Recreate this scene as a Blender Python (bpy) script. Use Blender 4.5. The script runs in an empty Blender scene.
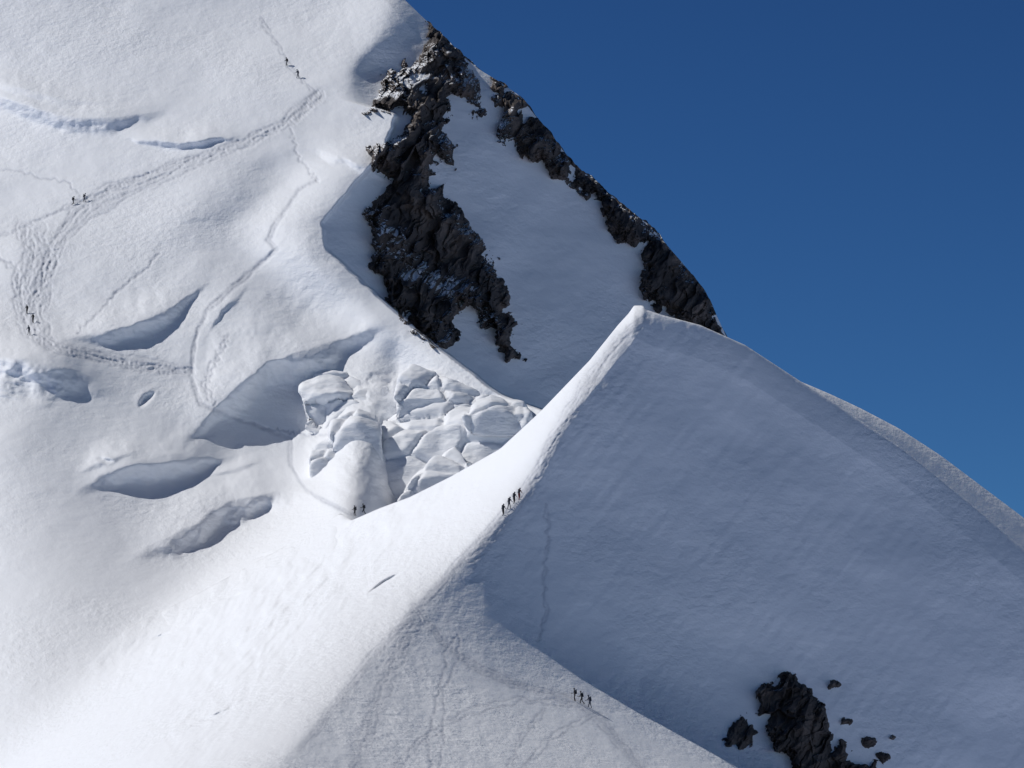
import bpy, bmesh, math, random
import numpy as np
from mathutils import Vector, Matrix, noise as mn
random.seed(7)
scene=bpy.context.scene
# ---------------------------------------------------------------- survey frame
F=4800.0; PITCH=math.radians(8)
RT=np.array([1,0,0.]); FW=np.array([0,math.cos(PITCH),math.sin(PITCH)]); UP=np.array([0,-math.sin(PITCH),math.cos(PITCH)])
def world(u,v,d):
    u=np.asarray(u,float);v=np.asarray(v,float);d=np.asarray(d,float)
    a=(u-512)/F; b=(384-v)/F
    return (FW[None,:]+a.reshape(-1,1)*RT[None,:]+b.reshape(-1,1)*UP[None,:])*d.reshape(-1,1)
# ---------------------------------------------------------------- noise tools
rng=np.random.RandomState(11)
TAB=rng.rand(512,512)*2-1
def vn(x,y,o=0):
    x=x+o*37.3+1000; y=y+o*19.7+1000
    xi=np.floor(x).astype(np.int64); yi=np.floor(y).astype(np.int64)
    fx=x-xi; fy=y-yi
    fx=fx*fx*fx*(fx*(fx*6-15)+10); fy=fy*fy*fy*(fy*(fy*6-15)+10)
    a=TAB[xi&511,yi&511]; b=TAB[(xi+1)&511,yi&511]; c=TAB[xi&511,(yi+1)&511]; d=TAB[(xi+1)&511,(yi+1)&511]
    return (a*(1-fx)+b*fx)*(1-fy)+(c*(1-fx)+d*fx)*fy
def fbm(x,y,n=4,o=0,g=0.5):
    r=0;a=1
    for i in range(n):
        r=r+a*vn(x,y,o+i*3); x,y=(x*1.8-y*0.9),(x*0.9+y*1.8); a*=g
    return r
def ridged(x,y,n=4,o=0,g=.5):
    r=0;a=1
    for i in range(n):
        r=r+a*(1-2*np.abs(vn(x,y,o+i*3))); x,y=(x*1.8-y*0.9),(x*0.9+y*1.8); a*=g
    return r
def sstep(a,b,x):
    t=np.clip((x-a)/(b-a),0,1); return t*t*(3-2*t)
def softplus(x,k):
    return k*np.logaddexp(0,x/k)
def curve(pts,sig):
    xs=[p[0] for p in pts]; ys=[p[1] for p in pts]
    g=np.arange(xs[0]-200,xs[-1]+200,1.0); y=np.interp(g,xs,ys)
    m0=(ys[1]-ys[0])/(xs[1]-xs[0]); m1=(ys[-1]-ys[-2])/(xs[-1]-xs[-2])
    y=np.where(g<xs[0],ys[0]+m0*(g-xs[0]),y); y=np.where(g>xs[-1],ys[-1]+m1*(g-xs[-1]),y)
    if sig>0:
        r=int(sig*3)+1; k=np.exp(-0.5*(np.arange(-r,r+1)/sig)**2); k/=k.sum()
        yp=np.pad(y,r,mode='edge'); y2=np.convolve(yp,k,mode='valid')
        e=r+2; y2[:e]=y[:e]; y2[-e:]=y[-e:]; y=y2
    return lambda x: np.interp(x,g,y)
def pdist(u,v,poly,margin):
    P=np.array(poly,float)
    m=(u>P[:,0].min()-margin)&(u<P[:,0].max()+margin)&(v>P[:,1].min()-margin)&(v<P[:,1].max()+margin)
    idx=np.nonzero(m)[0]; x=u[idx]; y=v[idx]
    best=np.full(len(idx),1e9); sg=np.ones(len(idx)); tt=np.zeros(len(idx))
    n=len(P)-1; L=np.hypot(*(P[1:]-P[:-1]).T); cum=np.concatenate([[0],np.cumsum(L)]); tot=cum[-1]
    for i in range(n):
        a=P[i]; b=P[i+1]; d=b-a; L2=max(d@d,1e-9)
        t=np.clip(((x-a[0])*d[0]+(y-a[1])*d[1])/L2,0,1)
        ex=x-a[0]-t*d[0]; ey=y-a[1]-t*d[1]; r=np.hypot(ex,ey)
        c=d[0]*(y-a[1])-d[1]*(x-a[0])
        q=r<best-1e-6
        best=np.where(q,r,best); sg=np.where(q,np.sign(c),sg); tt=np.where(q,(cum[i]+t*L[i])/tot,tt)
    return idx,best,best*sg,tt
def poly_sdf(u,v,poly):
    P=np.array(poly,float); best=np.full(u.shape,1e9); ins=np.zeros(u.shape,bool)
    for i in range(len(P)):
        a=P[i]; b=P[(i+1)%len(P)]; d=b-a; L2=max(d@d,1e-9)
        t=np.clip(((u-a[0])*d[0]+(v-a[1])*d[1])/L2,0,1)
        best=np.minimum(best,np.hypot(u-a[0]-t*d[0],v-a[1]-t*d[1]))
        c=((a[1]>v)!=(b[1]>v))
        xi=(b[0]-a[0])*(v-a[1])/(b[1]-a[1]+1e-12)+a[0]
        ins^=(c&(u<xi))
    return np.where(ins,best,-best)
# ---------------------------------------------------------------- base relief
CP=np.array([(0,768,735),(200,900,700),(-200,900,745),(-200,768,800),(-200,600,858),(-200,200,990),(350,515,868),(0,450,862),(200,500,866),(200,300,922),(0,200,963),
 (0,0,1026),(300,0,1020),(-200,-200,1106),(300,200,946),(300,-200,1086),(540,412,880),(700,0,990),(700,412,860),(400,768,735),(700,900,700),(-200,450,900)],float)
def tps_k(r2): return 0.5*r2*np.log(r2+1e-9)
def tps_fit(C):
    x=C[:,0]/500;y=C[:,1]/500;n=len(C)
    K=tps_k((x[:,None]-x)**2+(y[:,None]-y)**2)+np.eye(n)*0.01
    A=np.zeros((n+3,n+3));A[:n,:n]=K;A[:n,n]=1;A[:n,n+1]=x;A[:n,n+2]=y;A[n:,:n]=A[:n,n:].T
    w=np.linalg.solve(A,np.concatenate([C[:,2],[0,0,0]]))
    def f(u,v):
        X=u/500;Y=v/500; r=w[n]+w[n+1]*X+w[n+2]*Y
        for i in range(n): r=r+w[i]*tps_k((X-x[i])**2+(Y-y[i])**2)
        return r
    return f
DBbase=tps_fit(CP)
crestA=curve([(250,690),(312,641),(330,620),(360,598),(420,565),(480,534),(520,500),(610,414),(690,346),(768,277),(900,165)],7)
bpts=[(-200,290),(0,300),(50,316),(70,325),(98,338),(114,396),(150,384),(190,350),(224,320),(250,326),(300,380),(340,427),(395,500),(412,545),(500,660)]
crestB=curve(bpts,1.6)
sA=0.145; sB=0.195
def DA_raw(u,v):
    X=(u-512)*sA; Z=(384-v)*sA
    D=712+0.84*X+0.66*Z
    s=((v-634)-(u-530)*0.53)*0.87*sA
    D=D-3.4*softplus(s,1.6+np.clip((640-u)/60,0,2.6))
    D=D-2.4*softplus((v-664)*sA,4.0)*sstep(0,14,s)*(1-sstep(40,70,s))
    x=softplus((crestA(v)-u)*0.74*sA,0.42)
    D=D+2.4*x+0.33*x*x
    return D
def DB_raw(u,v):
    D=DBbase(u,v)
    D2=938+(1.22*(u-320)+1.0*(225-v))*sB
    D2=D2+.8*softplus((95-v)*sB,2.5)
    D2=D2+12*np.exp(-(((u-368)/52)**2+((v-78)/40)**2))+1.8*vn(u/70+v/90,v/120-u/160,411)*sstep(400,460,u)
    # rounded spur left of the crest
    cs=crestB(v); D=D+3.0*np.exp(-((cs-85-u)/38)**2)*sstep(120,180,v)*(1-sstep(330,390,v))-2.8*np.exp(-((cs-18-u)/34)**2)*sstep(120,180,v)*(1-sstep(350,400,v))
    cd=cs+1.0*vn(v/18,v*0,401)+1.4*vn(v/6,v*0,402)
    m=sstep(-1.0,3,(u-cd)*.75)
    return D+m*softplus(D2-D,1.5)+.06*np.clip(u-cd-1,0,40)*sB*4*.5
def smin(a,b,k): 
    return -k*np.logaddexp(-a/k,-b/k)
def common(u,v):
    x=u*0.2;y=v*0.2
    n=.45*vn(x/22,y/16,1)+0.16*vn(x/9,y/6,2)+0.12*fbm(x/3.5,y/2.2,2,5)
    return n
SC=[ # poly, height m, wall px, lip px
 ([(-60,90),(0,97),(40,110),(80,118),(125,118),(185,108)],3.8,16,18),
 ([(-40,72),(10,86),(60,98),(120,104)],1.5,8,14),
 ([(118,138),(180,142),(248,135)],2.6,8,12),
 ([(50,340),(95,334),(130,326),(165,312),(215,280)],4.6,15,22),
 ([(-140,352),(-40,357),(0,358),(40,359),(76,366),(122,392)],10.5,38,30),
 ([(70,494),(108,472),(140,464),(175,461),(240,456)],6.2,20,26),
 ([(124,566),(190,524),(238,496),(280,490),(344,500)],7.8,27,30),
 ([(172,450),(226,396),(268,362),(318,348),(392,318)],8.6,29,44),
 ([(75,474),(105,459),(138,453)],1.4,6,10),
 ([(205,476),(265,460)],1.0,6,8),
 ([(205,335),(222,310),(250,284)],.9,6,14),
 ([(305,145),(350,160),(392,184)],1.8,10,16),
]
CRK=[([(366,595),(384,582),(402,572)],2.4,1.5),([(228,600),(247,591)],2.2,1.6),([(188,728),(214,716),(242,704)],3.4,1.7),([(150,640),(172,632)],1.6,1.2),
     ([(138,408),(147,398),(156,392)],1.6,3),([(95,458),(115,462)],1.0,2),([(250,560),(275,552)],1.6,1.2)]
TR=[([(318,95),(300,115),(245,145),(190,160),(150,175),(110,190),(76,212),(60,235),(48,262),(40,290),(32,312),(33,335),(60,348),(110,358),(150,365),(192,371)],1.3,.32,4,2.6),
    ([(318,95),(300,78),(286,60),(276,42),(262,20)],1.1,.13,2,2),
    ([(318,95),(285,125),(230,150),(180,170),(125,192),(85,215),(62,240),(50,270),(46,300),(40,325)],1.3,.3,4,4),
    ([(22,228),(30,250),(22,275),(18,300),(30,330),(50,345)],1.3,.34,4,4),([(36,232),(45,262),(28,300),(36,330)],1.3,.34,5,5),
    ([(-40,243),(0,236),(32,225),(70,205),(120,185)],1.4,.4,2,1.5),([(-40,165),(0,170),(40,177),(70,184),(78,196)],1.1,.26,1,0),
    ([(-40,240),(0,257),(16,270),(20,288)],1.3,.3,2,1.5),
    ([(318,180),(300,190),(280,220),(267,240),(277,250),(235,285),(207,310),(196,340),(192,375),(200,405),(225,414),(262,428),(290,440),(291,465),(306,490),(352,515)],1.7,.42,2,1.8),
    ([(228,335),(216,360),(206,385),(212,402)],1.5,.34,2,3),([(160,255),(110,300),(78,332)],1.3,.4,1,0),([(36,342),(80,354),(130,366),(190,374)],1.5,.36,3,2.5),
    ([(290,130),(300,160),(318,182)],1.3,.28,1,0),([(262,428),(300,434),(330,436)],1.3,.3,1,0)]
TA=[([(645,318),(622,336),(597,372),(572,412),(548,447),(532,480),(515,502),(492,528),(462,560),(425,602),(395,632),(360,672),(330,712),(300,750)],1.3,.11,3,3),
    ([(618,338),(590,378),(560,428),(545,458),(524,494),(498,530),(470,556)],1.2,.08,3,5),
    ([(545,505),(548,540),(543,575),(546,610),(539,640)],1.4,.12,2,1.5),
    ([(415,606),(440,640),(470,665),(510,682),(545,692),(580,706),(600,720),(660,790)],1.4,.2,3,3),
    ([(580,706),(520,700),(470,712),(420,740),(380,790)],1.3,.18,2,5),([(545,710),(520,740),(500,800)],1.3,.18,2,5),
    ([(415,620),(385,680),(350,780)],1.4,.2,3,6),([(455,640),(440,700),(430,790)],1.6,.26,2,10),([(600,715),(560,730),(520,770),(500,800)],1.3,.15,2,5)]
def apply_scarp(D,u,v,items):
    for poly,h,w,la in items:
        idx,d,sd,t=pdist(u,v,poly,max(w,la)*3)
        x_,y_=u[idx],v[idx]
        A=np.array(poly[0],float);B=np.array(poly[-1],float);c=B-A
        t=np.clip(((x_-A[0])*c[0]+(y_-A[1])*c[1])/(c@c),0,1)
        sd=sd+w*.12*vn(x_/26,y_/26,21)+1.0*vn(x_/9,y_/9,22)+.4*vn(x_/4,y_/4,25)
        e=sstep(0,.4,t)*sstep(0,.4,1-t)*(1+.12*vn(x_/24,x_*0,28))
        wl=w*(.3+.7*np.minimum(e,1))*(1+.3*vn(x_/22,x_*0,27))
        q=np.clip(-sd,0,None)/la
        up=np.exp(-q*q*.9-q*.25)
        x=np.clip(sd/wl,0,3)
        nz=(.04*vn(x_/14,y_/12,23)+.012*fbm(x_/6,y_/4,2,24)+.025*np.abs(vn(x_/40+y_/9,y_/5-x_/25,26)))
        dn=((1-sstep(-.12,1,x)))/(1-sstep(-.12,1,0.0))+nz*sstep(0,.3,x)*(1-sstep(.9,1.4,x))
        D[idx]-=h*e*np.where(sd<0,up,dn)
def apply_trails(D,T,u,v,items,s):
    for k,(poly,w,a,nst,spread) in enumerate(items):
        idx,d,sd,t=pdist(u,v,poly,w*4+8+spread*2)
        x=u[idx];y=v[idx]; dirt=np.zeros(len(idx)); dep=np.zeros(len(idx))
        fp=fbm(x/2.3,y/2.0,2,41)
        for j in range(nst):
            off=(j-(nst-1)/2)*spread*.9
            wig=off*(1+.7*vn(t*9+j*5,t*0,30+k))+2.2*vn(t*26+j*9,t*0+j,31+k)+.8*vn(x/7,y/7,33)
            m=np.exp(-((sd+wig)/w)**2)*(.75+.25*vn(t*40+j*3,t*0+7*j,36+k))
            dep=np.maximum(dep,m)
        D[idx]+=a*dep*(0.95+0.25*fp)
        if nst>2:
            z=np.exp(-(sd/(spread*nst*.55))**2); D[idx]+=a*.2*z*fp; dirt=.5*z
        T[idx]=np.maximum(T[idx],np.maximum(dirt,dep*(0.8+0.25*fp)))
def apply_cracks(D,u,v,items):
    for poly,h,w in items:
        idx,d,sd,t=pdist(u,v,poly,w*5)
        wv=w*np.sin(np.pi*np.clip(t,.02,.98))**.6+0.2
        e=np.sin(np.pi*t)
        D[idx]+=h*np.exp(-(sd/wv)**2)*e
        D[idx]-=h*0.35*np.exp(-((sd+1.6*w)/(w*1.5))**2)*e
def apply_serac(D,u,v):
    m=(u>275)&(u<565)&(v>350)&(v<525); idx=np.nonzero(m)[0]
    x=u[idx];y=v[idx]
    hol=poly_sdf(x,y,[(296,384),(345,366),(400,366),(500,390),(560,410),(540,470),(420,515),(345,505),(318,480),(296,430)])
    D[idx]+=sstep(0,12,hol)*(.8*fbm(x/24,y/18,4,57)+.5*np.abs(vn(x/12,y/9,59)))
def seam(u): return np.interp(u,[-220,0,200,300,350],[800,705,606,552,521])
outA=curve([(300,552),(350,521),(380,508),(410,497),(450,477),(500,449),(540,412),(590,360),(618,325),(629,313),(634,305.5),(643,305.5),(647,310),(662,315),(700,325),(745,345),(800,381),(830,400),(900,447),(960,495),(1024,549),(1180,688)],.8)
outB=curve([(-200,-200),(290,-140),(360,-50),(405,0),(432,26),(455,50),(480,70),(500,82),(520,96),(545,128),(575,165),(610,194),(650,226),(680,260),(705,290),(727,338),(770,420)],1.5)
outC=curve([(740,360),(790,377),(830,394),(860,408),(900,429),(940,455),(1024,518),(1180,645)],3)
KM=36.0
def snowB(u,v,rock=False):
    DB=DB_raw(u,v)
    w=1-sstep(330,400,u)
    D=DB.copy()
    q=np.nonzero(w>0)[0]
    D[q]=DB[q]+w[q]*(smin(DA_raw(u[q],v[q]),DB[q],KM)-DB[q])
    D+=common(u,v)
    T=np.zeros(len(u))
    D+=(1.4*vn(u/85+v/160,v/60,61)+.2*vn(u/34+v/60,v/26,62))*sstep(540,440,v)
    if not rock:
        apply_scarp(D,u,v,SC); apply_serac(D,u,v); apply_cracks(D,u,v,CRK); apply_trails(D,T,u,v,TR,sB)
    t=v-seam(u); 
    D+=np.where(u<372,np.clip(t,0,200)*0.03+np.clip(t-20,0,900)*0.3,0)
    return D,T
def snowA(u,v):
    DA=DA_raw(u,v)
    w=1-sstep(380,470,u)
    D=DA.copy(); q=np.nonzero(w>0)[0]
    D[q]=DA[q]+w[q]*(smin(DA[q],DB_raw(u[q],v[q]),KM)-DA[q])
    wr=sstep(350,520,u)
    D+=common(u,v)*(1-0.5*wr)
    lf=sstep(0,40,crestA(v)-u)
    D+=(1-lf)*(1.5*vn(u/110-v/200,v/80,71)+0.25*vn((u-v*.5)/30,v/38,72)+.05*vn((u+v*.8)/8,(v-u*.5)/50,73))
    D+=lf*sstep(40,300,u)*sstep(2,16,(crestA(v)-u)*.1)*(2.5*vn(u/60,v/80,75)+1.7*vn((u+v)/28,(v-u)/60,76)+1.9*vn((u+v)/11,(v-u)/26,77)+1.1*vn((u+v)/5,(v-u)/12,78))
    cd=np.abs(u-crestA(v)-12); rz=np.exp(-(cd/26)**2)
    ap=sstep(0,50,((v-634)-(u-530)*0.53)*0.87)*(1-sstep(700,800,u))
    D+=(rz*.05+ap*.06)*(1-.7*lf)*fbm(u/4.5+v/9,v/5-u/16,3,81)
    D+=ap*(1-lf)*(.6*vn((u-v*.3)/34,v/60,86)+.2*vn((u-v*.2)/11,v/60,87))
    T=np.zeros(len(u)); apply_trails(D,T,u,v,TA,sA); apply_cracks(D,u,v,[CRK[0],CRK[1],CRK[2],CRK[3],CRK[6]])
    T=np.maximum(T,rz*.12*(1-lf))
    return D,T
def snowC(u,v):
    X=(u-900)*.17;Z=(440-v)*.17
    D=790+1.25*X+1.6*Z+common(u+300,v)*.3
    lim=DA_raw(u,np.maximum(v,outA(u)))+14
    t=v-outC(u)
    return np.maximum(D,lim)+np.clip(t-60,0,900)*.3,np.zeros(len(u))
def sheet(us,vtop,vbot,nv,func,T,hr,left_join=False):
    nu=len(us); tops=vtop(us); tt=np.linspace(0,1,nv)
    V=tops[None,:]+(vbot-tops)[None,:]*tt[:,None]; U=np.repeat(us[None,:],nv,0)
    u=U.ravel();v=V.ravel()
    D,A=func(u,v)
    t=v-np.repeat(tops[None,:],nv,0).ravel()
    D=D+hr(u)*(1-np.sqrt(np.clip(t/T,0,1)))
    rows=[];arow=[]
    D0=D[:nu]
    for tb in [420,260,150,90,50,25,12,5,1.5,.4]:
        vb=tops+tb; Db=D0+hr(us)*math.sqrt(min(tb/T,1))+tb*.126
        if left_join:
            wr=sstep(338,366,us); tl=min(tb,14)
            vl=tops-tl; Dl,_=func(us,vl); Dl=Dl+tl*.03+ hr(us)*1.0
            vb=vb*wr+vl*(1-wr); Db=Db*wr+Dl*(1-wr)
        rows.append(world(us,vb,Db)); arow.append(np.zeros(nu))
    rows.append(world(u,v,D)); arow.append(A)
    Dl=D[-nu:]
    for e in [60,200,500,1100,2200,4000]:
        rows.append(world(us,np.full(nu,vbot+e),Dl)); arow.append(np.zeros(nu))
    co=np.concatenate(rows); at=np.concatenate(arow); nr=len(co)//nu
    i=(np.arange(nr-1)[:,None]*nu+np.arange(nu-1)[None,:]).ravel()
    f=np.stack([i,i+nu,i+nu+1,i+1],1)
    return co,f,at
def mkmesh(name,co,f,at,mat,smooth=True):
    me=bpy.data.meshes.new(name)
    me.vertices.add(len(co)); me.vertices.foreach_set('co',co.astype(np.float32).ravel())
    me.loops.add(len(f)*4); me.loops.foreach_set('vertex_index',f.astype(np.int32).ravel())
    me.polygons.add(len(f)); me.polygons.foreach_set('loop_start',(np.arange(len(f))*4).astype(np.int32))
    me.polygons.foreach_set('loop_total',np.full(len(f),4,np.int32))
    me.update(calc_edges=True)
    me.polygons.foreach_set('use_smooth',np.full(len(f),smooth))
    if at is not None:
        a=me.attributes.new('trod','FLOAT','POINT'); a.data.foreach_set('value',at.astype(np.float32))
    me.materials.append(mat); me.validate()
    ob=bpy.data.objects.new(name,me); scene.collection.objects.link(ob); return ob
# ---------------------------------------------------------------- materials
def newmat(name):
    m=bpy.data.materials.new(name); m.use_nodes=True; nt=m.node_tree
    return m,nt,nt.nodes['Principled BSDF']
def N(nt,t,**k):
    n=nt.nodes.new(t)
    for a,b in k.items():
        if a in n.inputs: n.inputs[a].default_value=b
        else: setattr(n,a,b)
    return n
def snow_mat(name='snow',layer=False):
    m,nt,b=newmat(name); L=nt.links.new
    tc=N(nt,'ShaderNodeTexCoord')
    mp=N(nt,'ShaderNodeMapping'); mp.inputs['Scale'].default_value=(.6,.35,1.8) if layer else (1,.35,1.4); mp.inputs['Rotation'].default_value=(0,.25,0); L(tc.outputs['Object'],mp.inputs[0])
    n1=N(nt,'ShaderNodeTexNoise'); n1.inputs['Scale'].default_value=.7; n1.inputs['Detail'].default_value=6; n1.inputs['Roughness'].default_value=.6; L(mp.outputs[0],n1.inputs[0])
    n2=N(nt,'ShaderNodeTexNoise'); n2.inputs['Scale'].default_value=.12; n2.inputs['Detail'].default_value=3; L(mp.outputs[0],n2.inputs[0])
    n3=N(nt,'ShaderNodeTexNoise'); n3.inputs['Scale'].default_value=.035; n3.inputs['Detail'].default_value=2; L(tc.outputs['Object'],n3.inputs[0])
    mr=N(nt,'ShaderNodeMapRange'); mr.inputs[1].default_value=.35; mr.inputs[2].default_value=.65; mr.inputs[3].default_value=.25; mr.inputs[4].default_value=.9; L(n3.outputs[0],mr.inputs[0])
    b1=N(nt,'ShaderNodeBump'); b1.inputs['Distance'].default_value=.36; L(mr.outputs[0],b1.inputs['Strength']); L(n1.outputs[0],b1.inputs['Height'])
    b2=N(nt,'ShaderNodeBump'); b2.inputs['Distance'].default_value=.6; b2.inputs['Strength'].default_value=.25; L(n2.outputs[0],b2.inputs['Height']); L(b1.outputs[0],b2.inputs['Normal'])
    L(b2.outputs[0],b.inputs['Normal'])
    at=N(nt,'ShaderNodeAttribute'); at.attribute_name='trod'
    mx=N(nt,'ShaderNodeMix'); mx.data_type='RGBA'; mx.inputs[6].default_value=(.86,.875,.90,1); mx.inputs[7].default_value=(.55,.57,.62,1)
    L(at.outputs['Fac'],mx.inputs[0]); L(mx.outputs[2],b.inputs['Base Color'])
    b.inputs['Roughness'].default_value=.62; b.inputs['Specular IOR Level'].default_value=.2
    return m
SNOW=snow_mat(); ICE=snow_mat('serac_ice',True)
def rock_mat(name,c1,c2,c3,snowamt):
    m,nt,b=newmat(name); L=nt.links.new
    tc=N(nt,'ShaderNodeTexCoord')
    n1=N(nt,'ShaderNodeTexNoise'); n1.inputs['Scale'].default_value=.12; n1.inputs['Detail'].default_value=8; n1.inputs['Roughness'].default_value=.6; L(tc.outputs['Object'],n1.inputs[0])
    r=N(nt,'ShaderNodeValToRGB'); e=r.color_ramp.elements; e[0].position=.32;e[0].color=(*c1,1);e[1].position=.7;e[1].color=(*c3,1); x=e.new(.5); x.color=(*c2,1)
    L(n1.outputs[0],r.inputs[0])
    g=N(nt,'ShaderNodeNewGeometry'); sx=N(nt,'ShaderNodeSeparateXYZ'); L(g.outputs['Normal'],sx.inputs[0])
    n2=N(nt,'ShaderNodeTexNoise'); n2.inputs['Scale'].default_value=.07; n2.inputs['Detail'].default_value=3; L(tc.outputs['Object'],n2.inputs[0])
    ad=N(nt,'ShaderNodeMath',operation='MULTIPLY_ADD'); L(n2.outputs[0],ad.inputs[0]); ad.inputs[1].default_value=2.2; L(sx.outputs[2],ad.inputs[2])
    mr=N(nt,'ShaderNodeMapRange'); mr.inputs[1].default_value=snowamt; mr.inputs[2].default_value=snowamt+.06; L(ad.outputs[0],mr.inputs[0])
    mx=N(nt,'ShaderNodeMix'); mx.data_type='RGBA'; mx.inputs[7].default_value=(.82,.84,.87,1); L(mr.outputs[0],mx.inputs[0]); L(r.outputs[0],mx.inputs[6]); L(mx.outputs[2],b.inputs['Base Color'])
    n3=N(nt,'ShaderNodeTexNoise'); n3.inputs['Scale'].default_value=.5; n3.inputs['Detail'].default_value=8; n3.inputs['Roughness'].default_value=.6; L(tc.outputs['Object'],n3.inputs[0])
    bp=N(nt,'ShaderNodeBump'); bp.inputs['Distance'].default_value=1.1; bp.inputs['Strength'].default_value=.55; L(n3.outputs[0],bp.inputs['Height']); L(bp.outputs[0],b.inputs['Normal'])
    b.inputs['Roughness'].default_value=.85; b.inputs['Specular IOR Level'].default_value=.2
    return m
ROCK=rock_mat('cliff_rock',(.034,.032,.034),(.080,.069,.065),(.165,.132,.114),2.0)
ROCK2=rock_mat('outcrop_rock',(.040,.036,.036),(.092,.077,.070),(.175,.14,.12),2.35)
# ---------------------------------------------------------------- terrain sheets
us=np.arange(-200,770,1.0)
co,f,at=sheet(us,outB,900.0,1050,lambda u,v:snowB(u,v),22.0,lambda u:3.0+0*u)
mt=mkmesh('mountain_terrain',co,f,at,SNOW); mt['kind']='structure'
def topA(u): return np.where(u<350,seam(u),outA(u))
hrA=lambda u: 5.0*sstep(350,470,u)-3.0*sstep(600,700,u)+1.6*sstep(700,800,u)
us=np.arange(-200,1180,1.0)
co,f,at=sheet(us,topA,900.0,640,lambda u,v:snowA(u,v),34.0,hrA,left_join=True)
sr_=mkmesh('snow_ridge_terrain',co,f,at,SNOW); sr_['kind']='structure'
us=np.arange(745,1180,1.5)
co,f,at=sheet(us,outC,800.0,240,snowC,10.0,lambda u:3.0+0*u)
fc=mkmesh('far_shoulder_terrain',co,f,at,SNOW); fc['kind']='structure'
# ---------------------------------------------------------------- seracs
def serac(top,brk,bot,h,gz_top,gz_front,gx,label,seed,rough=1.0):
    uc=np.mean([p[0] for p in brk]); vc=np.mean([p[1] for p in brk])
    d0=float(snowB(np.array([uc]),np.array([vc]),True)[0][0])-h
    P=[]
    for (a,b) in brk: P.append((a,b,d0+gx*(a-uc)*sB))
    for (a,b) in top:
        bv=np.interp(a,[q[0] for q in brk],[q[1] for q in brk]); P.append((a,b,d0+gx*(a-uc)*sB+gz_top*(bv-b)*sB))
    for (a,b) in bot:
        bv=np.interp(a,[q[0] for q in brk],[q[1] for q in brk]); P.append((a,b,d0+gx*(a-uc)*sB-gz_front*(b-bv)*sB))
    allp=P+[(uc+(a-uc)*.8,vc+(b-vc)*.75,d+16) for a,b,d in P]
    A=np.array(allp); W=world(A[:,0],A[:,1],A[:,2]); c=W.mean(0)
    bm=bmesh.new()
    for w_ in W: bm.verts.new(w_-c)
    r=bmesh.ops.convex_hull(bm,input=bm.verts)
    bmesh.ops.delete(bm,geom=[g_ for g_ in set(r['geom_interior'])|set(r['geom_unused']) if isinstance(g_,bmesh.types.BMVert)],context='VERTS')
    tmp=bpy.data.meshes.new('t'); bm.to_mesh(tmp); bm.free()
    to=bpy.data.objects.new('t',tmp); scene.collection.objects.link(to)
    rm=to.modifiers.new('r','REMESH'); rm.mode='VOXEL'; rm.voxel_size=.38
    sm=to.modifiers.new('s','SMOOTH'); sm.factor=.5; sm.iterations=3
    dg=bpy.context.evaluated_depsgraph_get(); me=bpy.data.meshes.new_from_object(to.evaluated_get(dg)); bpy.data.objects.remove(to)
    bm=bmesh.new(); bm.from_mesh(me); bm.normal_update()
    off=Vector((seed*13.1,seed*7.7,0))
    for v in bm.verts:
        p=v.co+off
        dd,pp=mn.voronoi(p*.11)
        crack=math.exp(-((dd[1]-dd[0])/.10)**2)
        cell=mn.noise(pp[0]*3.1)
        n=-1.1*crack+1.5*cell+.9*mn.noise(p*.13)+.35*mn.noise(p*.4)+.12*mn.noise(p*1.1)
        z=p.z*.8+p.x*.16+1.6*mn.noise(p*.12)
        lay=.14*abs(math.sin(z*1.1))*max(0,-v.normal.y) 
        v.co+=v.normal*(n*rough-lay)
    bm.normal_update()
    bm.to_mesh(me); bm.free(); me.materials.clear(); me.materials.append(ICE); me.name='serac'
    for p in me.polygons: p.use_smooth=True
    o=bpy.data.objects.new('serac',me); o.location=c; scene.collection.objects.link(o)
    o['label']=label; o['category']='ice block'; o['group']='seracs of the icefall'
serac([(376,424),(410,405),(450,399),(505,398),(550,412)],[(362,444),(415,430),(460,424),(540,424)],[(358,502),(394,524),(440,516),(500,484),(545,448)],7,2.4,.8,-.05,'large flat-topped ice block with layered bright face',1,.8)
serac([(400,376),(412,364),(440,373),(490,394)],[(392,396),(440,394),(486,406)],[(392,424),(440,428),(486,424)],6.5,1.8,.3,.0,'upright fractured ice fin with shaded wall',2,.8)
serac([(432,458),(455,445),(474,462)],[(412,478),(464,472)],[(392,508),(412,520),(460,502)],12,1.8,.4,.1,'wedge-shaped ice block leaning against a larger one',3,.6)
serac([(302,386),(320,371),(352,372),(386,388)],[(298,400),(336,394),(382,408)],[(304,430),(334,446),(380,442)],3.6,2.2,.5,-.1,'broad broken ice block with snowy top',4,.9)
serac([(334,418),(358,406),(380,414)],[(328,432),(358,424),(380,432)],[(334,464),(380,470)],4.0,2.2,.4,.0,'tilted ice block with snowy top',5,.7)
serac([(312,448),(328,436),(344,450)],[(308,459),(328,454),(346,462)],[(312,484),(342,490)],3,2.0,.4,.1,'small cubic ice block beside the trail',6,.5)
serac([(468,404),(490,394),(524,402)],[(462,415),(492,409),(530,415)],[(470,436),(524,436)],9.5,1.8,.3,.0,'angular ice block perched on a larger block',8,.6)
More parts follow.
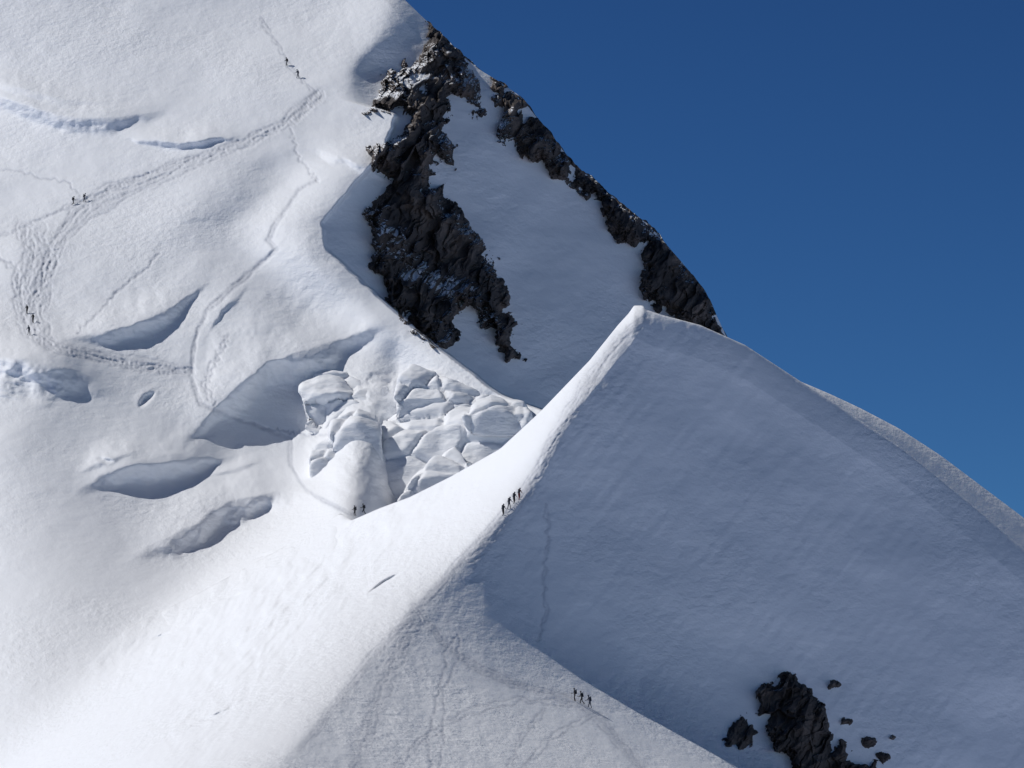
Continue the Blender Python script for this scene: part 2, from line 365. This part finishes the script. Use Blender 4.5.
# ---------------------------------------------------------------- rock outcrops
def rock_sheet(name,polys,u0,u1,v0,v1,step,base,outline,lift,seed,amp,label,cat='rock outcrop',hr=3.0,T=22.0,jag=5.0,edge=3.5,sc=1.0,top=12,mat=None):
    us=np.arange(u0,u1,step)
    if outline is not None:
        tops=outline(us)-jag*(np.clip(fbm(us/9,us*0+3.3,3,seed+9)*.7+.2,0,None))
        tops=np.maximum(tops,v0)
        real=outline(us)
    else: tops=np.full(len(us),float(v0)); real=tops-1000
    nv=int((v1-tops.min())/step); tt=np.linspace(0,1,nv)
    V=tops[None,:]+(v1-tops)[None,:]*tt[:,None]; U=np.repeat(us[None,:],nv,0); u=U.ravel(); v=V.ravel()
    D=base(u,v); t=v-np.repeat(real[None,:],nv,0).ravel()
    D=D+hr*(1-np.sqrt(np.clip(t/T,0,1)))
    sdf=np.full(u.shape,-1e9)
    for p in polys: sdf=np.maximum(sdf,poly_sdf(u,v,p))
    sdf=sdf+edge*fbm(u/14*sc,v/14*sc,5,seed,.62)*1.1
    h=np.clip(sdf,-30,top)*lift+.2*amp*sstep(-1,3,sdf)
    x=(u*.85+v*.5)*sc; y=(v*.85-u*.5)*sc
    r=amp*(.7*ridged(x/26,y/44,4,seed+1,.45))
    rr=np.random.RandomState(seed)
    for cs,ca in ((18.0,.75),(8,.4),(4,.15)):
        gx=(x+3*vn(x/9,y/9,seed+3))/cs; gy=(y+3*vn(x/9,y/9,seed+5))/(cs*2.4)
        R1=rr.rand(64,64,5)
        bi=np.full(u.shape,1e9); fv=np.zeros(u.shape); cx=np.floor(gx).astype(int); cy=np.floor(gy).astype(int)
        for dx in(-1,0,1):
            for dy in(-1,0,1):
                q=R1[(cx+dx)&63,(cy+dy)&63]
                ax=cx+dx+q[:,0]-gx; ay=cy+dy+q[:,1]-gy; dd=ax*ax+ay*ay
                val=(q[:,2]-.5)*1.3+(q[:,3]-.5)*3.6*ax+(q[:,4]-.5)*3.6*ay
                k=dd<bi; fv=np.where(k,val,fv); bi=np.where(k,dd,bi)
        r=r+amp*ca*fv
    h=h+np.maximum(r-amp*0.35,-amp*1.4)*sstep(-3,6,sdf)
    D=D-h
    nu=len(us); co=world(u,v,D)
    bk=[]
    if outline is not None:
        for tb in [60,25,8,2]:
            bk.append(world(us,tops+tb,D[:nu]+tb*.2))
    nbk=len(bk); co=np.concatenate(bk+[co]) if bk else co
    keep=np.concatenate([np.repeat((sdf[:nu]>-6)[None,:],nbk,0).ravel(),sdf>-9]) if nbk else sdf>-9
    nr=len(co)//nu
    i=(np.arange(nr-1)[:,None]*nu+np.arange(nu-1)[None,:]).ravel(); f=np.stack([i,i+nu,i+nu+1,i+1],1)
    f=f[keep[f].all(1)]
    used=np.unique(f); mp=np.full(len(co),-1); mp[used]=np.arange(len(used)); co=co[used]; f=mp[f]
    ob=mkmesh(name,co,f,None,mat or ROCK,smooth=False); ob['label']=label; ob['category']=cat
    return ob
baseB=lambda u,v: snowB(u,v,True)[0]
baseA=lambda u,v: snowA(u,v)[0]
P1=[(366,112),(383,84),(400,64),(425,50),(428,33),(440,32),(456,55),(466,85),(450,97),(444,120),(456,170),(436,152),(434,170),(450,198),(470,222),(488,250),(506,285),(514,320),(522,360),(506,364),(490,335),(475,312),(462,305),(455,318),(464,332),(446,354),(416,334),(394,306),(384,276),(370,262),(374,228),(362,214),(384,185),(370,150),(394,134),(410,118),(390,115)]
rock_sheet('rock_outcrop',[P1],345,545,10,385,.7,baseB,outB,.42,101,2.6,'dark jagged rock buttress falling through a steep snow face',jag=6,edge=4.5)
P2=[(425,15),(436,12),(455,44),(476,68),(494,124),(480,119),(455,95),(440,65)]
P2b=[(492,78),(506,86),(524,100),(546,130),(562,154),(580,184),(560,180),(540,165),(514,146),(500,134),(490,108)]
P2c=[(572,158),(602,182),(616,200),(598,199),(576,184)]
rock_sheet('rock_outcrop',[P2,P2b,P2c],410,630,0,220,.7,baseB,outB,.28,131,2.3,'broken brown rock rib with snow patches along the skyline ridge',jag=4,edge=5)
P3=[(598,194),(625,198),(650,219),(680,255),(710,290),(732,350),(700,338),(668,315),(652,301),(638,276),(642,248),(622,241),(606,222)]
rock_sheet('rock_outcrop',[P3],580,745,180,365,.7,baseB,outB,.36,151,2.4,'dark rock spur capping the end of the skyline ridge',jag=4,edge=4.5)
P4=[(756,692),(775,680),(790,672),(810,690),(832,728),(850,748),(885,778),(880,800),(810,800),(782,752),(768,728),(756,708)]
rock_sheet('rock_outcrop',[P4],735,905,655,830,.7,baseA,None,.24,171,1.9,'angular dark brown rock outcrop poking through shaded snow',hr=0,edge=5,top=8,mat=ROCK2)
P5=[(720,740),(735,724),(746,716),(758,734),(750,746),(730,747)]
rock_sheet('rock_outcrop',[P5],700,780,695,768,.6,baseA,None,.2,191,1.0,'small pointed dark rock poking through the snow',hr=0,edge=3,sc=1.6,top=5,mat=ROCK2)
for k,(pu,pv,r) in enumerate([(834,684,6),(845,721,5.5),(868,742,9),(883,757,7),(892,738,3)]):
    pp=[(pu+r*math.cos(a)*(1+.3*math.sin(3*a+k)),pv+r*.75*math.sin(a)) for a in np.linspace(0,2*math.pi,9)[:-1]]
    rock_sheet('boulder',[pp],pu-22,pu+22,pv-18,pv+18,.5,baseA,None,.25,210+k*7,.5,'loose brown boulder half sunk in the snow slope','boulder',hr=0,edge=1.6,sc=2.5,top=4,mat=ROCK2)
for o in scene.objects:
    if o.name.startswith('boulder'): o['group']='boulders scattered on the snow slope'
# ---------------------------------------------------------------- unseen valley ground added for bounce light, tinted blue to colour the shade
VAL,nt,b=newmat('valley_bounce'); tc=N(nt,'ShaderNodeTexCoord'); n=N(nt,'ShaderNodeTexNoise'); n.inputs['Scale'].default_value=.002; n.inputs['Detail'].default_value=8
nt.links.new(tc.outputs['Object'],n.inputs[0]); r=N(nt,'ShaderNodeValToRGB'); r.color_ramp.elements[0].position=.4; r.color_ramp.elements[0].color=(.38,.42,.60,1); r.color_ramp.elements[1].position=.6; r.color_ramp.elements[1].color=(.67,.72,.93,1)
nt.links.new(n.outputs[0],r.inputs[0]); nt.links.new(r.outputs[0],b.inputs['Base Color']); b.inputs['Roughness'].default_value=.9
bm=bmesh.new(); bmesh.ops.create_grid(bm,x_segments=60,y_segments=60,size=15000)
for v in bm.verts: v.co.z=-430+60*math.sin(v.co.x/900)*math.cos(v.co.y/1300)
me=bpy.data.meshes.new('ground'); bm.to_mesh(me); bm.free(); me.materials.append(VAL)
g=bpy.data.objects.new('ground',me); scene.collection.objects.link(g); g['kind']='structure'
# ---------------------------------------------------------------- climbers
def flat(name,c,r=.8):
    m,nt,b=newmat(name); tc=N(nt,'ShaderNodeTexCoord'); n=N(nt,'ShaderNodeTexNoise'); n.inputs['Scale'].default_value=14; nt.links.new(tc.outputs['Object'],n.inputs[0])
    x=N(nt,'ShaderNodeMix'); x.data_type='RGBA'; x.inputs[6].default_value=(c[0]*.75,c[1]*.75,c[2]*.75,1); x.inputs[7].default_value=(c[0]*1.2,c[1]*1.2,c[2]*1.2,1)
    nt.links.new(n.outputs[0],x.inputs[0]); nt.links.new(x.outputs[2],b.inputs['Base Color']); b.inputs['Roughness'].default_value=r; return m
M_jac=[flat('jacket_navy',(.02,.03,.06)),flat('jacket_black',(.018,.018,.02)),flat('jacket_red',(.16,.02,.02))]
M_tr=flat('trousers_black',(.02,.02,.022)); M_boot=flat('boot_grey',(.05,.04,.035)); M_skin=flat('skin',(.42,.25,.18),.6)
M_pack=flat('backpack_fabric',(.03,.035,.05)); M_hel=flat('helmet_shell',(.12,.12,.13),.4); M_pole=flat('pole_metal',(.1,.1,.11),.4)
def tube(bm,pts,rad,seg=6):
    rings=[]
    for i,(p,r) in enumerate(zip(pts,rad)):
        p=Vector(p); q=Vector(pts[min(i+1,len(pts)-1)])-Vector(pts[max(i-1,0)]); q.normalize()
        a=q.orthogonal().normalized(); b=q.cross(a)
        rings.append([bm.verts.new(p+(a*math.cos(k*2*math.pi/seg)+b*math.sin(k*2*math.pi/seg))*r) for k in range(seg)])
    for r0,r1 in zip(rings,rings[1:]):
        for k in range(seg):
            bm.faces.new((r0[k],r0[(k+1)%seg],r1[(k+1)%seg],r1[k]))
    bm.faces.new(rings[0][::-1]); bm.faces.new(rings[-1])
def person_mesh(idx,stride,lean,armf,jac):
    s=stride
    V=[(0,0,.95,.14),(0,.03+lean*.3,1.2,.135),(0,.05+lean*.7,1.42,.15),(0,.06+lean*.85,1.53,.06),(0,.075+lean,1.63,.085),(0,.085+lean,1.71,.09)]
    E=[(0,1),(1,2),(2,3),(3,4),(4,5)]
    def chain(a,pts):
        k=a
        for p in pts:
            V.append(p); E.append((k,len(V)-1)); k=len(V)-1
        return k
    chain(0,[(-.1,.02,.86,.095),(-.11,.14*s+.08,.5,.068),(-.115,.22*s-.02,.09,.05),(-.12,.22*s+.14,.05,.042)])
    chain(0,[(.1,.02,.86,.095),(.11,-.05*s+.08,.5,.068),(.115,-.3*s-.02,.09,.05),(.12,-.3*s+.14,.05,.042)])
    y=.05+lean*.7
    hands=[]
    for sx,af in ((-1,armf),(1,-armf*.4+.2)):
        h=(sx*.27,y+.28+af*.2,1.08)
        chain(2,[(sx*.2,y,1.42,.065),(sx*.28,y+.02+af*.1,1.16,.048),(h[0],h[1],h[2],.035),(h[0],h[1]+.07,h[2]+.005,.034)])
        hands.append((sx,Vector((h[0],h[1]+.07,h[2]+.005))))
    me=bpy.data.meshes.new('b'); me.from_pydata([v[:3] for v in V],E,[]); ob=bpy.data.objects.new('b',me); scene.collection.objects.link(ob)
    sk=ob.modifiers.new('s','SKIN'); sk.use_smooth_shade=True
    for i,v in enumerate(V): me.skin_vertices[0].data[i].radius=(v[3],v[3]*(.8 if i in(1,2) else 1))
    me.skin_vertices[0].data[0].use_root=True
    sb=ob.modifiers.new('d','SUBSURF'); sb.levels=1; sb.render_levels=1
    dg=bpy.context.evaluated_depsgraph_get(); m2=bpy.data.meshes.new_from_object(ob.evaluated_get(dg)); bpy.data.objects.remove(ob)
    bm=bmesh.new(); bm.from_mesh(m2)
    for sx,h in hands:
        for k,(dz,l) in enumerate([(.025,.05),(.008,.056),(-.01,.052),(-.027,.042)]):
            tube(bm,[h+Vector((0,.0,dz)),h+Vector((-sx*.005,l*.7,dz)),h+Vector((-sx*.03,l*.9,dz-.004)),h+Vector((-sx*.042,l*.5,dz-.006))],[.011,.010,.009,.007],5)
        tube(bm,[h+Vector((-sx*.02,-.03,.02)),h+Vector((-sx*.045,.0,.03)),h+Vector((-sx*.04,.03,.022))],[.012,.011,.009],5)
    hd=Vector((0,.085+lean,1.67))
    tube(bm,[hd+Vector((0,.07,.02)),hd+Vector((0,.105,-.005)),hd+Vector((0,.095,-.02))],[.008,.014,.01],5)
    for sx in(-1,1):
        tube(bm,[hd+Vector((sx*.08,0,.03)),hd+Vector((sx*.097,-.012,.01)),hd+Vector((sx*.085,-.005,-.03))],[.008,.014,.008],5)
        tube(bm,[hd+Vector((sx*.03,.078,.02)),hd+Vector((sx*.03,.09,.02))],[.014,.010],5)
    tube(bm,[hd+Vector((-.025,.08,-.04)),hd+Vector((0,.088,-.042)),hd+Vector((.025,.08,-.04))],[.005,.008,.005],5)
    bm.normal_update()
    for f in bm.faces:
        c=f.calc_center_median(); z=c.z
        f.smooth=True
        hand=abs(c.x)>.2 and z<1.14 and c.y>y+.25
        f.material_index=0 if (z>.93 and z<1.56 and not hand) else (2 if z<.16 else (3 if z>=1.56 else 1))
    bm.to_mesh(m2); bm.free(); m2.materials.clear()
    for mm in (M_jac[jac],M_tr,M_boot,M_skin): m2.materials.append(mm)
    m2.name='person_body'
    bm=bmesh.new(); bmesh.ops.create_cube(bm,size=1)
    for v in bm.verts:
        t=v.co.z+.5; v.co=Vector((v.co.x*(.30-.05*t),v.co.y*(.20-.04*t)-.19+lean*(.3+.5*t)+.02,1.0+t*.50))
    bmesh.ops.subdivide_edges(bm,edges=bm.edges[:],cuts=2,use_grid_fill=True)
    bmesh.ops.bevel(bm,geom=[e for e in bm.edges if e.calc_face_angle(0)>.6],offset=.04,segments=2,affect='EDGES')
    tube(bm,[(-.1,-.12+lean*.8,1.5),(-.12,.06+lean*.8,1.5),(-.12,.15+lean*.6,1.32),(-.13,-.04+lean*.4,1.12)],[.02]*4,5)
    tube(bm,[(.1,-.12+lean*.8,1.5),(.12,.06+lean*.8,1.5),(.12,.15+lean*.6,1.32),(.13,-.04+lean*.4,1.12)],[.02]*4,5)
    tube(bm,[(-.12,-.18+lean*.7,1.53),(0,-.2+lean*.7,1.56),(.12,-.18+lean*.7,1.53)],[.05,.06,.05],8)
    pk=bpy.data.meshes.new('backpack'); bm.to_mesh(pk); bm.free(); pk.materials.append(M_pack)
    bm=bmesh.new(); bmesh.ops.create_uvsphere(bm,u_segments=14,v_segments=9,radius=.115)
    bmesh.ops.delete(bm,geom=[v for v in bm.verts if v.co.z<-.02],context='VERTS')
    for v in bm.verts: v.co=Vector((v.co.x*.92,v.co.y*1.12+(.02 if v.co.z<.02 and v.co.y>0 else 0),v.co.z*.95))+Vector((0,.085+lean,1.715))
    hm=bpy.data.meshes.new('helmet'); bm.to_mesh(hm); bm.free(); hm.materials.append(M_hel)
    for p in hm.polygons: p.use_smooth=True
    return m2,pk,hm,[(sx,h) for sx,h in hands]
VAR=[person_mesh(0,1.0,.10,.6,1),person_mesh(1,-.8,.16,-.5,0),person_mesh(2,.35,.03,.1,1),person_mesh(3,.9,.2,.4,2)]
bpy.context.view_layer.update(); dg=bpy.context.evaluated_depsgraph_get()
def hit(u,v):
    d=world(np.array([u]),np.array([v]),np.array([1.0]))[0]; d=Vector(d).normalized()
    ok,loc,nor,i,ob,mw=scene.ray_cast(dg,Vector((0,0,0)),d)
    return loc
PEOPLE=[(575,701,2,100,1,0),(582,704,0,80,1,0),(590,708,1,115,1,0),
 (503,516,0,-30,0,1),(509,509,1,-35,0,1),(514,504,0,-30,0,1),(519,500,3,-30,0,1),
 (355,516,2,60,0,2),(364,514,0,80,0,2),
 (73,205,0,-60,0,3),(84,202,1,-70,0,3),(27,314,2,160,0,4),(33,323,0,170,0,4),(29,335,1,150,0,4),
 (287,66,0,120,0,5),(298,78,1,130,0,5)]
GR=['roped climbers standing on the sunlit apron','roped climbers ascending the sharp snow crest','climbers pausing below the icefall','climbers on the trodden glacier trail','climbers descending the zigzag trail','climbers on the upper snow slope']
LB={0:'climber in black jacket striding',1:'climber in navy jacket leaning forward',2:'climber in black standing upright',3:'climber in dark red jacket climbing'}
WH=['on sunlit snow','on the snow crest','below the icefall','on the glacier trail','on the zigzag trail','on the upper slope']
spots=[(p,hit(p[0],p[1])) for p in PEOPLE]
def polemesh():
    bm=bmesh.new(); tube(bm,[(0,0,0),(0,0,.04),(0,0,.08),(0,0,.09),(0,0,.6),(0,0,.61),(0,0,1.05)],[.004,.006,.008,.01,.01,.012,.012],6)
    tube(bm,[(0,0,.08),(0,0,.085)],[.045,.045],10); tube(bm,[(0,0,1.03),(0,0,1.1),(0,0,1.17)],[.016,.019,.022],8)
    m=bpy.data.meshes.new('trekking_pole'); bm.to_mesh(m); bm.free(); m.materials.append(M_pole); return m
PM=polemesh()
for (pu,pv,var,ang,poles,gr),loc in spots:
    if loc is None: continue
    S=1.04
    b,pk,hm,hands=VAR[var]
    o=bpy.data.objects.new('person',b); scene.collection.objects.link(o)
    o.location=loc-Vector((0,0,.06)); o.rotation_euler=(0,0,math.radians(ang)); o.scale=(S,S,S)
    o['label']=LB[var]+', '+WH[gr]; o['category']='person'; o['group']=GR[gr]
    for nm,mm in(('backpack',pk),('helmet',hm)):
        c=bpy.data.objects.new(nm,mm); scene.collection.objects.link(c); c.parent=o
    if poles:
        for sx,h in hands:
            q=bpy.data.objects.new('trekking_pole',PM); scene.collection.objects.link(q)
            R=Matrix.Rotation(math.radians(ang),4,'Z'); wp=o.location+(R@(h*S+Vector((-sx*.02,.03,0))))
            q.location=wp-Vector((0,0,1.1)); q['label']='thin grey trekking pole planted in the snow'; q['category']='trekking pole'; q['group']='trekking poles held by climbers'
# ---------------------------------------------------------------- light & sky
Lc=np.array([-.64,.24,.71]); Lc/=np.linalg.norm(Lc)
Lw=Lc[0]*RT+Lc[1]*FW+Lc[2]*UP
sun=bpy.data.lights.new('sun','SUN'); sun.energy=3.35; sun.angle=math.radians(.5); sun.color=(1,.975,.94)
so=bpy.data.objects.new('sun',sun); scene.collection.objects.link(so)
so.rotation_euler=Vector(Lw).to_track_quat('Z','Y').to_euler(); so.location=(0,300,300)
w=bpy.data.worlds.new('World'); scene.world=w; w.use_nodes=True; nt=w.node_tree
bg=nt.nodes['Background']; sky=nt.nodes.new('ShaderNodeTexSky'); sky.sky_type='NISHITA'; sky.sun_disc=False
sky.sun_elevation=math.asin(Lw[2]); sky.sun_rotation=math.atan2(Lw[0],Lw[1])
sky.altitude=3500; sky.air_density=1.0; sky.dust_density=.1; sky.ozone_density=2.0
gm=nt.nodes.new('ShaderNodeGamma'); gm.inputs[1].default_value=1.8
mx=nt.nodes.new('ShaderNodeMix'); mx.data_type='RGBA'; mx.blend_type='MULTIPLY'; mx.inputs[0].default_value=1; mx.inputs[7].default_value=(.084,.122,.134,1)
nt.links.new(sky.outputs[0],gm.inputs[0]); nt.links.new(gm.outputs[0],mx.inputs[6]); nt.links.new(mx.outputs[2],bg.inputs[0]); bg.inputs[1].default_value=.1
cam=bpy.data.cameras.new('camera'); cam.lens=F*36/1024; cam.sensor_width=36; cam.clip_start=1; cam.clip_end=40000
cob=bpy.data.objects.new('camera',cam); scene.collection.objects.link(cob); cob.rotation_euler=(math.pi/2+PITCH,0,0); scene.camera=cob
scene.view_settings.view_transform='Standard'; scene.view_settings.look='None'; scene.view_settings.exposure=0
